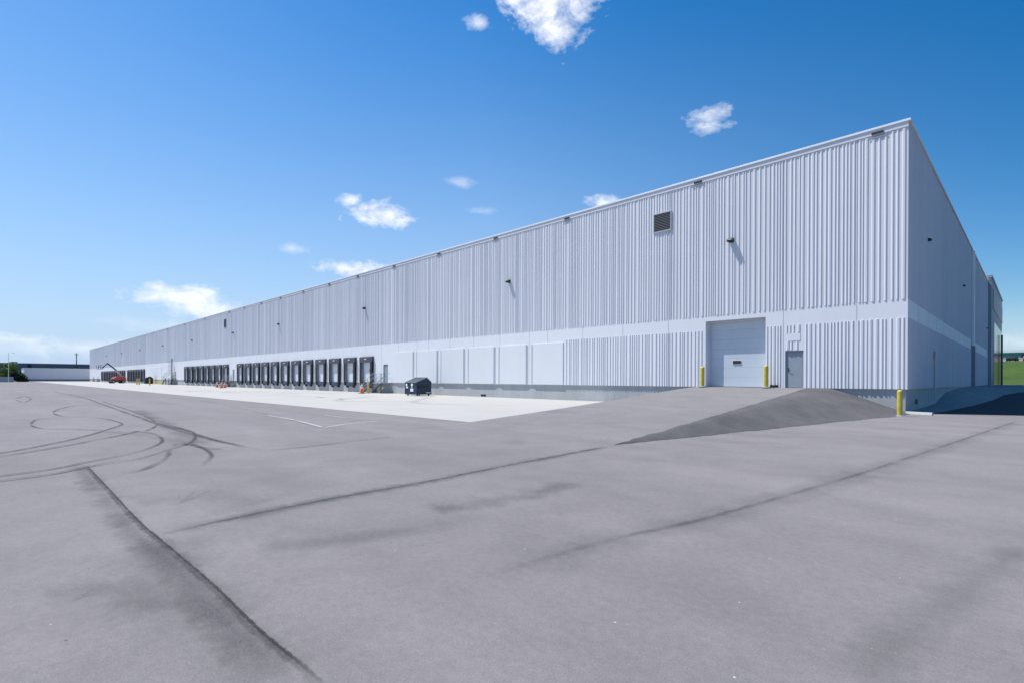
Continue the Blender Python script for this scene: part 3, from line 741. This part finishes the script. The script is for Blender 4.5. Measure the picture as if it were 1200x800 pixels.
# ------------------------------------------------------------------ stairs
def stairs(loc, label, land=1.9, dep=1.3, run=2.1, h=Z0-.01, grp='steel dock stairs'):
    T = empty('stairs', loc); tag(T, label, 'stairs', grp)       # origin: wall foot under the right end of the landing; stairs go down towards -x
    mb = MB(); mb.box(-land, 0, -dep, .05, h-.08, h); mb.build('landing', M['galv'], T)
    n = 7; mb = MB()
    for k in range(n): mb.box(-land-run*(k+1)/n, -land-run*k/n+.02, -dep+.03, -.1, h-h*(k+1)/(n+1)-.03, h-h*(k+1)/(n+1))
    mb.build('treads', M['galv'], T)
    for y in (-dep, -.1):
        mb = MB(); mb.prism([(-land, h-.22), (-land, h+.02), (-land-run-.15, .12), (-land-run-.15, 0), (-land-run+.05, 0)], 'y', y-.03, y+.03); mb.build('stringer', M['darksteel'], T)
    for x in (-land+.05, -.06):
        mb = MB(); mb.box(x-.04, x+.04, -dep+.02, -dep+.1, 0, h-.08); mb.build('leg', M['darksteel'], T)
    mb = MB(); r = .025; y = -dep
    def rail(y):
        for hh in (.55, 1.05):
            mb.tube((-.02, y, h+hh), (-land, y, h+hh), r); mb.tube((-land, y, h+hh), (-land-run, y, hh+.05), r)
        for x in (-.04, -land*.5, -land): mb.tube((x, y, h), (x, y, h+1.05), r)
        mb.tube((-land-run*.5, y, h*.5), (-land-run*.5, y, h*.5+1.05), r); mb.tube((-land-run, y, 0), (-land-run, y, 1.1), r)
    rail(-dep); 
    for hh in (.55, 1.05): mb.tube((-.02, -dep, h+hh), (-.02, -.05, h+hh), r)
    mb.build('railing', M['galv'], T)
    mb = MB(); y = -.1
    for hh in (.55, 1.05): mb.tube((-land, y, h+hh), (-land-run, y, hh+.05), r)
    mb.tube((-land, y, h), (-land, y, h+1.05), r); mb.tube((-land-run, y, 0), (-land-run, y, 1.1), r)
    mb.build('railing', M['galv'], T)
    return T
st = stairs((-48.3, 0, 0), 'grey steel stairs with railings up to the door between nearest dock and infill panels')
t2 = copy_tree(st); t2.location = (-103.0, 0, 0); t2['label'] = 'grey steel stairs with railings in the gap between the two long dock groups'
t3 = copy_tree(st); t3.location = (-147.5, 0, 0); t3.scale = (1.6, 1.4, 1.35); t3['label'] = 'larger dark steel stairs beside the tall roof ladder'
t4 = copy_tree(st); t4.location = (-280.5, 0, 0); t4.scale = (1.5, 1.3, 1.0); t4['label'] = 'farthest grey steel stairs, beyond the red boom lift'
# caged roof ladder
L = empty('roof_ladder', (-150.5, -.4, 0)); tag(L, 'grey caged steel ladder on the wall above the far stairs', 'ladder')
for x in (-.3, .3):
    mb = MB(); mb.box(x-.05, x+.05, -.05, .05, .0, 6.6); mb.build('rail', M['darksteel'], L)
mb = MB()
for k in range(20): mb.tube((-.3, 0, .3+k*.3), (.3, 0, .3+k*.3), .025)
mb.build('rungs', M['darksteel'], L)
mb = MB()
for k in range(4):
    z = 2.6+k*1.1; pts = [Vector((math.cos(R(a))*.45, -math.sin(R(a))*.8, z)) for a in range(0, 181, 20)]
    for a, b in zip(pts, pts[1:]): mb.tube(a, b, .035, n=6)
for a in (30, 90, 150): mb.tube((math.cos(R(a))*.45, -math.sin(R(a))*.8, 2.6), (math.cos(R(a))*.45, -math.sin(R(a))*.8, 5.9), .03, n=6)
mb.build('cage', M['galv'], L)

# ------------------------------------------------------------------ boom lift
B = empty('boom_lift', (-197.7, -5.2, 0), R(-78)); tag(B, 'red articulated boom lift with raised basket before the far docks', 'boom lift')
mb = MB(); mb.prism([(-1.6, .45), (1.6, .45), (1.75, .75), (1.6, 1.0), (-1.6, 1.0), (-1.75, .75)], 'y', -.7, .7); mb.build('chassis', M['darksteel'], B, bevel=.03)
for x in (-1.25, 1.25):
    for y in (-1.0, 1.0):
        mb = MB(); mb.tube((x, y-.2, .5), (x, y+.2, .5), .5, n=20); w = mb.build('wheel', M['tyre'], B)
        mb = MB(); mb.tube((x, y+(.2 if y > 0 else -.2), .5), (x, y+(.24 if y > 0 else -.24), .5), .27, n=16); mb.build('rim', M['cream'], w)
mb = MB(); mb.prism([(-2.1, 1.05), (1.1, 1.05), (1.3, 1.5), (.6, 2.0), (-1.2, 2.15), (-2.1, 1.85)], 'y', -1.05, -.28); mb.prism([(-2.1, 1.05), (1.1, 1.05), (1.3, 1.5), (.6, 2.0), (-1.2, 2.15), (-2.1, 1.85)], 'y', .28, 1.05); mb.box(-2., .8, -.279, .279, 1.1, 1.3)
mb.build('turntable_body', M['red'], B, bevel=.05)
def beam(a, b, w, m, name, par=B):
    a, b = Vector(a), Vector(b); d = b-a; Mx = Matrix.Translation(a) @ d.to_track_quat('X', 'Z').to_matrix().to_4x4()
    q = MB(); q.box(0, d.length, -w*.45, w*.45, -w/2, w/2, 0, Mx); return q.build(name, m, par)
beam((-1.9, 0, 1.5), (.2, 0, 4.0), .42, M['cream'], 'lower_boom')
beam((.1, 0, 4.0), (2.6, 0, 6.2), .34, M['darksteel'], 'upper_boom')
beam((2.5, 0, 6.15), (3.8, 0, 4.6), .26, M['darksteel'], 'jib')
bk = MB(); bk.box(3.9, 5.0, -.9, .9, 4.3, 4.4); bk.build('basket_floor', M['darksteel'], B)
bk = MB()
for z in (4.9, 5.4):
    for a, b in (((3.9, -.9), (5, -.9)), ((5, -.9), (5, .9)), ((5, .9), (3.9, .9)), ((3.9, .9), (3.9, -.9))): bk.tube((*a, z), (*b, z), .04, n=6)
for x, y in ((3.9, -.9), (5, -.9), (5, .9), (3.9, .9), (4.45, -.9), (4.45, .9)): bk.tube((x, y, 4.4), (x, y, 5.45), .04, n=6)
bk.build('basket_rail', M['darksteel'], B)

# ------------------------------------------------------------------ far left: low white wing, dark buildings, tree, poles
A = empty('low_building', (-316, 0, 0)); tag(A, 'low white flat-roofed building running out from far end of the warehouse', 'building')
mb = MB(); mb.box(-30, 0, -22.6, 2.5, .95, 5.8); mb.build('wall', M['farwhite'], A)
mb = MB(); mb.box(-29.8, -.25, -22.4, 2.3, -.2, .949); mb.build('base', M['frame'], A)
mb = MB(); mb.box(-30.1, .1, -22.7, 2.6, 5.802, 6.0); mb.build('roof_edge', M['coping'], A)
fb = empty('far_factory', (-600, -40, 0)); tag(fb, 'long dark blue-grey flat-roofed factory behind the low white building', 'building')
mb = MB(); mb.box(-60, 0, -8.5, 110, 0, 13.4); mb.build('wall', M['farblue'], fb)
mb = MB(); mb.box(-60.2, .2, -8.7, 110, 13.402, 13.9); mb.build('roof_edge', M['fargrey'], fb)
mb = MB(); mb.box(-12, .5, -9.6, -5.5, 0, 15.2); mb.build('stair_tower', M['farblue'], fb)
mb = MB(); mb.box(.002, .6, 28.5, 31.0, 0, 13.); mb.build('door_strip', M['fardark'], fb)
mb = MB(); mb.box(-8, -3, 19, 22.5, 13.9, 15.0); mb.build('roof_unit', M['fargrey'], fb)
fb2 = empty('far_factory', (-560, -50, 0)); tag(fb2, 'grey flat-roofed factory at left edge, behind the bushy tree', 'building')
mb = MB(); mb.box(-30, 0, -60, -2, 0, 11.); mb.build('wall', M['fargrey'], fb2)
mb = MB(); mb.box(.002, .2, -58, -4, 6., 7.6); mb.build('window_band', M['fardark'], fb2)

def tree(name, loc, h, r, leaf, n, label, cat='tree', trunk=True, zlo=.25, leafs=.35, grp=None, seed=1):
    rg = random.Random(seed); T = empty(name, loc); tag(T, label, cat, grp)
    if trunk:
        mb = MB(); mb.tube((0, 0, -.1), (.1, 0, h*.45), h*.03, h*.018, 8)
        for k in range(6):
            a = rg.uniform(0, 6.28); z0 = h*rg.uniform(.25, .45); mb.tube((.05, 0, z0), (math.cos(a)*r*.6, math.sin(a)*r*.6, z0+h*rg.uniform(.2, .4)), h*.014, h*.004, 6)
        mb.build('trunk', M['bark'], T)
    mb = MB(); cl = []
    for k in range(16):
        a = rg.uniform(0, 6.28); q = rg.uniform(.2, .85)*r; z = h*(zlo+(1-zlo)*rg.uniform(.12, .88))
        s_ = math.sqrt(max(.15, 1-((z/h-.55)/.55)**2)); cl.append((math.cos(a)*q*s_, math.sin(a)*q*s_, z, r*rg.uniform(.25, .45)))
    for k in range(n):
        c = rg.choice(cl); d = Vector((rg.gauss(0, 1), rg.gauss(0, 1), rg.gauss(0, 1))).normalized()*c[3]*rg.uniform(.5, 1.05)
        p = Vector(c[:3])+d; a = Vector((rg.gauss(0, 1), rg.gauss(0, 1), rg.gauss(0, 1))).normalized(); b = a.orthogonal().normalized()*leafs*rg.uniform(.6, 1.2); c2 = a.cross(b)*.6
        mb.quad(p-b, p-c2, p+b, p+c2)
    mb.build('crown' if trunk else 'leaves', leaf, T)
    return T
p = atx(12, 442, 205); tree('tree', (p.x, p.y, 0), 7.4, 3.0, M['leafA'], 2600, 'bright green bushy tree at far left behind the white light pole', seed=4)
p = atx(5, 442, 215); tree('bush', (p.x, p.y, 0), 4.2, 2.6, M['leafB'], 1000, 'dark bush at extreme left beneath the bright green tree', 'bush', False, seed=5)
p = atx(20, 442, 205); tree('bush', (p.x, p.y, 0), 3.4, 2.6, M['leafB'], 1100, 'dark bush right of the bright green tree', 'bush', False, .05, seed=6)
p = atx(25.5, 442, 205); tree('bush', (p.x, p.y, 0), 2.6, 2.0, M['leafB'], 900, 'low dark bush touching left end of the low white building', 'bush', False, .05, seed=8)
p = atx(10, 442, 188); T = empty('light_pole', (p.x, p.y, 0)); tag(T, 'slim white light pole standing in front of the bright green tree', 'light pole')
mb = MB(); mb.tube((0, 0, 0), (0, 0, 10.4), .10, .07, 10); mb.build('pole', M['white'], T)
mb = MB(); mb.tube((0, 0, 10.3), (0, 1.0, 10.5), .05); mb.box(-.2, .2, .9, 1.6, 10.42, 10.58); mb.build('lamp_head', M['white'], T)
p = atx(89.5, 442, 340); T = empty('utility_pole', (p.x, p.y, 0)); tag(T, 'dark wooden utility pole rising behind the low white building', 'utility pole')
mb = MB(); mb.tube((0, 0, 0), (0, 0, 17.8), .32, .22, 10); mb.build('pole', M['wood'], T)
mb = MB(); mb.box(-.1, .1, -1.2, 1.2, 16.6, 16.85); mb.build('crossarm', M['wood'], T)
mb = MB(); mb.lathe((.5, 0, 12.5), [(.3, 0), (.3, 1.2), (.15, 1.3)], 12); mb.build('transformer', M['fargrey'], T)
a = atx(-40, 446, 190); b = atx(15.5, 446, 190)
T = empty('boundary_wall', (a.x, a.y, 0)); tag(T, 'low pale grey boundary wall at far left in front of the bushes', 'wall')
mb = MB(); dv = (b-a); dv.z = 0; T.rotation_euler = (0, 0, math.atan2(dv.y, dv.x)); Ln = dv.length
mb.box(0, Ln, -.1, .1, 0, 1.75); mb.build('panel', M['fargrey'], T)
mb = MB(); mb.box(-.02, Ln+.02, -.14, .14, 1.752, 1.85); mb.build('cap', M['kerb'], T)

# ------------------------------------------------------------------ far right: teal building, parapet wall, cars
T = empty('teal_building', (0, 172, 6.9)); tag(T, 'low teal building with white roof edge on top of the grass hill', 'building')
mb = MB(); mb.box(-40, 60, 0, 20, 0, 3.3); mb.build('wall', M['teal'], T)
mb = MB(); mb.box(-41, 61, -.3, 21, 3.05, 3.75); mb.build('roof', M['coping'], T)
for x in (1.6, -6, 9, 17): 
    mb = MB(); mb.box(x, x+2.2, -.05, -.002, 1.4, 2.6); mb.build('window', M['glass'], T)
T = empty('parapet_wall', (0, 156, 6.75)); tag(T, 'low white wall along crest of the grass hill before the teal building', 'wall')
mb = MB(); mb.box(-40, 60, 0, .3, 0, 1.0); mb.build('panel', M['farwhite'], T)
mb = MB(); mb.box(-40, 60, -.05, .35, 1.002, 1.1); mb.build('cap', M['coping'], T)
def car(loc, rz, paint, label):
    C_ = empty('parked_car', loc, rz); tag(C_, label, 'car', 'cars parked on the grass hill')
    side = [(-2.2, .35), (2.2, .35), (2.25, .75), (1.3, .95), (.6, 1.42), (-1.1, 1.45), (-1.9, 1.0), (-2.25, .9)]
    mb = MB(); mb.prism(side, 'y', -.85, .85); mb.build('body', paint, C_, bevel=.07)
    mb = MB()
    for s_ in (-1, 1): mb.prism([(1.1, .98), (.55, 1.36), (-1.05, 1.39), (-1.6, 1.02)], 'y', *(sorted((s_*.852, s_*.862))))
    mb.build('side_windows', M['glass'], C_)
    for x in (-1.4, 1.4):
        for y in (-.8, .8):
            mb = MB(); mb.tube((x, y-.12, .33), (x, y+.12, .33), .33, n=18); mb.build('wheel', M['tyre'], C_)
    return C_
car((.3, 150.5, 6.75), R(82), M['black'], 'black car parked on the grass hill just right of the entrance block')
car((3.2, 151.5, 6.75), R(86), M['red'], 'red car parked on the grass hill at right edge')

# ------------------------------------------------------------------ sun and sky
LD = Vector((.868, .49, -1.93)).normalized()                 # direction the light travels
el = math.asin(-LD.z); sd = -LD
sun = bpy.data.lights.new('sun', 'SUN'); sun.energy = 4.2; sun.angle = R(.5); sun.color = (1., .965, .91)
so = bpy.data.objects.new('sun', sun); COL.objects.link(so); so.rotation_euler = LD.to_track_quat('-Z', 'Y').to_euler()
w = bpy.data.worlds.new('World'); S.world = w; w.use_nodes = True; nt = w.node_tree
bg = nt.nodes['Background']
sky = N(nt, 'ShaderNodeTexSky', sky_type='NISHITA'); sky.sun_disc = False
sky.sun_elevation = el; sky.sun_rotation = math.atan2(sd.x, sd.y); sky.altitude = 0; sky.air_density = 1.0; sky.dust_density = .6; sky.ozone_density = 2.6
SKYS = .10
hs = N(nt, 'ShaderNodeHueSaturation', Saturation=1.50, Value=1.12); lk(nt, sky.outputs[0], hs.inputs['Color'])
tc = N(nt, 'ShaderNodeTexCoord'); D = tc.outputs['Generated']
sz = N(nt, 'ShaderNodeSeparateXYZ'); lk(nt, D, sz.inputs[0])
def dotd(v):
    n = nt.nodes.new('ShaderNodeVectorMath'); n.operation = 'DOT_PRODUCT'; lk(nt, D, n.inputs[0]); n.inputs[1].default_value = v; return n.outputs['Value']
az = dotd((-.871, -.491, 0))                                   # paler air towards the sun's side of the sky
azf = ramp(nt, az, -.5, .3, .08, 1.)
hz = mathn(nt, 'MULTIPLY', mathn(nt, 'POWER', ramp(nt, sz.outputs['Z'], 0., .74, 1., 0.), 1.7), azf)
hz = mathn(nt, 'MAXIMUM', hz, mathn(nt, 'POWER', ramp(nt, sz.outputs['Z'], 0., .12, .97, 0.), 1.))
val = ramp(nt, az, -.55, .3, .90, 1.16)
lk(nt, val, hs.inputs['Value'])
skyc = mixc(nt, hz, hs.outputs[0], (3.5, 4.7, 6.4))
# shared distortion
def vmath(op, a, b=None):
    n = nt.nodes.new('ShaderNodeVectorMath'); n.operation = op
    for i, x in enumerate((a, b)):
        if x is None: continue
        if isinstance(x, (tuple, Vector)): n.inputs[i].default_value = tuple(x)
        else: lk(nt, x, n.inputs[i])
    return n
n1 = N(nt, 'ShaderNodeTexNoise', Scale=16., Detail=8., Roughness=.62); n1.inputs['Distortion'].default_value = .4
st_ = vmath('MULTIPLY', D, (1, 1, 1.7)); lk(nt, st_.outputs[0], n1.inputs['Vector'])
n2 = N(nt, 'ShaderNodeTexNoise', Scale=55., Detail=6., Roughness=.6); lk(nt, st_.outputs[0], n2.inputs['Vector'])
nz_ = mathn(nt, 'ADD', mathn(nt, 'MULTIPLY', mathn(nt, 'SUBTRACT', n1.outputs['Fac'], .5), 2.6), mathn(nt, 'MULTIPLY', mathn(nt, 'SUBTRACT', n2.outputs['Fac'], .5), 1.1))
clouds = [  # photo direction (u, v), half sizes in the same unit, density
    (640, 2, 52, 30, 1.), (655, 33, 34, 25, 1.), (603, -3, 22, 12, .9), (559, 27, 17, 9, .7), (829, 143, 26, 17, .85), (540, 213, 20, 6, .45),
    (441, 248, 36, 14, 1.), (408, 236, 15, 7, .8), (470, 260, 17, 9, .85), (342, 292, 17, 6, .5), (415, 315, 46, 10, 1.), (706, 237, 24, 10, .9),
    (212, 347, 50, 14, .8), (186, 337, 20, 8, .75), (255, 364, 62, 13, .7), (130, 376, 40, 6, .35), (180, 380, 66, 10, .35), (20, 398, 60, 8, .6), (90, 408, 110, 14, .5), (1190, 402, 40, 12, .5), (570, 247, 16, 4, .25)]
tot = None
for (u, v, a, b, dn) in clouds:
    c = ray(u, v); L_ = c.length; c = c.normalized()
    hx = Vector((c.y, -c.x, 0)).normalized(); up = hx.cross(c)
    ax = a/F_/L_*1.0; bx = b/F_/L_*(1.0)
    cs = math.sqrt(c.x*c.x+c.y*c.y)
    da = vmath('DOT_PRODUCT', D, hx/ax).outputs['Value']; db = vmath('DOT_PRODUCT', D, up/bx).outputs['Value']; dc = vmath('DOT_PRODUCT', D, c).outputs['Value']
    r2 = mathn(nt, 'SQRT', mathn(nt, 'ADD', mathn(nt, 'MULTIPLY', da, da), mathn(nt, 'MULTIPLY', db, db)))
    mk = mathn(nt, 'ADD', mathn(nt, 'SUBTRACT', .98, r2), nz_)
    mk = ramp(nt, mk, -.12, .85 if dn > .6 else 1.5, 0, dn)
    mk = mathn(nt, 'MULTIPLY', mk, mathn(nt, 'GREATER_THAN', dc, .3))
    tot = mk if tot is None else mathn(nt, 'MAXIMUM', tot, mk)
shade = ramp(nt, n1.outputs['Fac'], .35, .7, 0, 1)
ccol = mixc(nt, shade, (5.4, 5.9, 6.9), (8.6, 8.7, 9.0))
lk(nt, mixc(nt, tot, skyc, ccol), bg.inputs['Color'])
bg.inputs['Strength'].default_value = SKYS

# ------------------------------------------------------------------ camera
cam = bpy.data.cameras.new('camera'); co = bpy.data.objects.new('camera', cam); COL.objects.link(co)
cam.sensor_width = 36; cam.lens = F_/1200*36; cam.shift_y = (444.8-400)/1200; cam.clip_end = 9000; cam.clip_start = .05
co.location = CAM
co.matrix_world = Matrix.Translation(CAM) @ Matrix.Rotation(R(YAW), 4, 'Z') @ Matrix.Rotation(R(90), 4, 'X') @ Matrix.Rotation(R(.264), 4, 'Z')
S.camera = co
S.view_settings.view_transform = 'Standard'; S.view_settings.look = 'None'; S.view_settings.exposure = .5; S.view_settings.gamma = 1; S.view_settings.use_curve_mapping = False
S.cycles.use_denoising = True
S.cycles.max_bounces = 6
S.cycles.transparent_max_bounces = 16
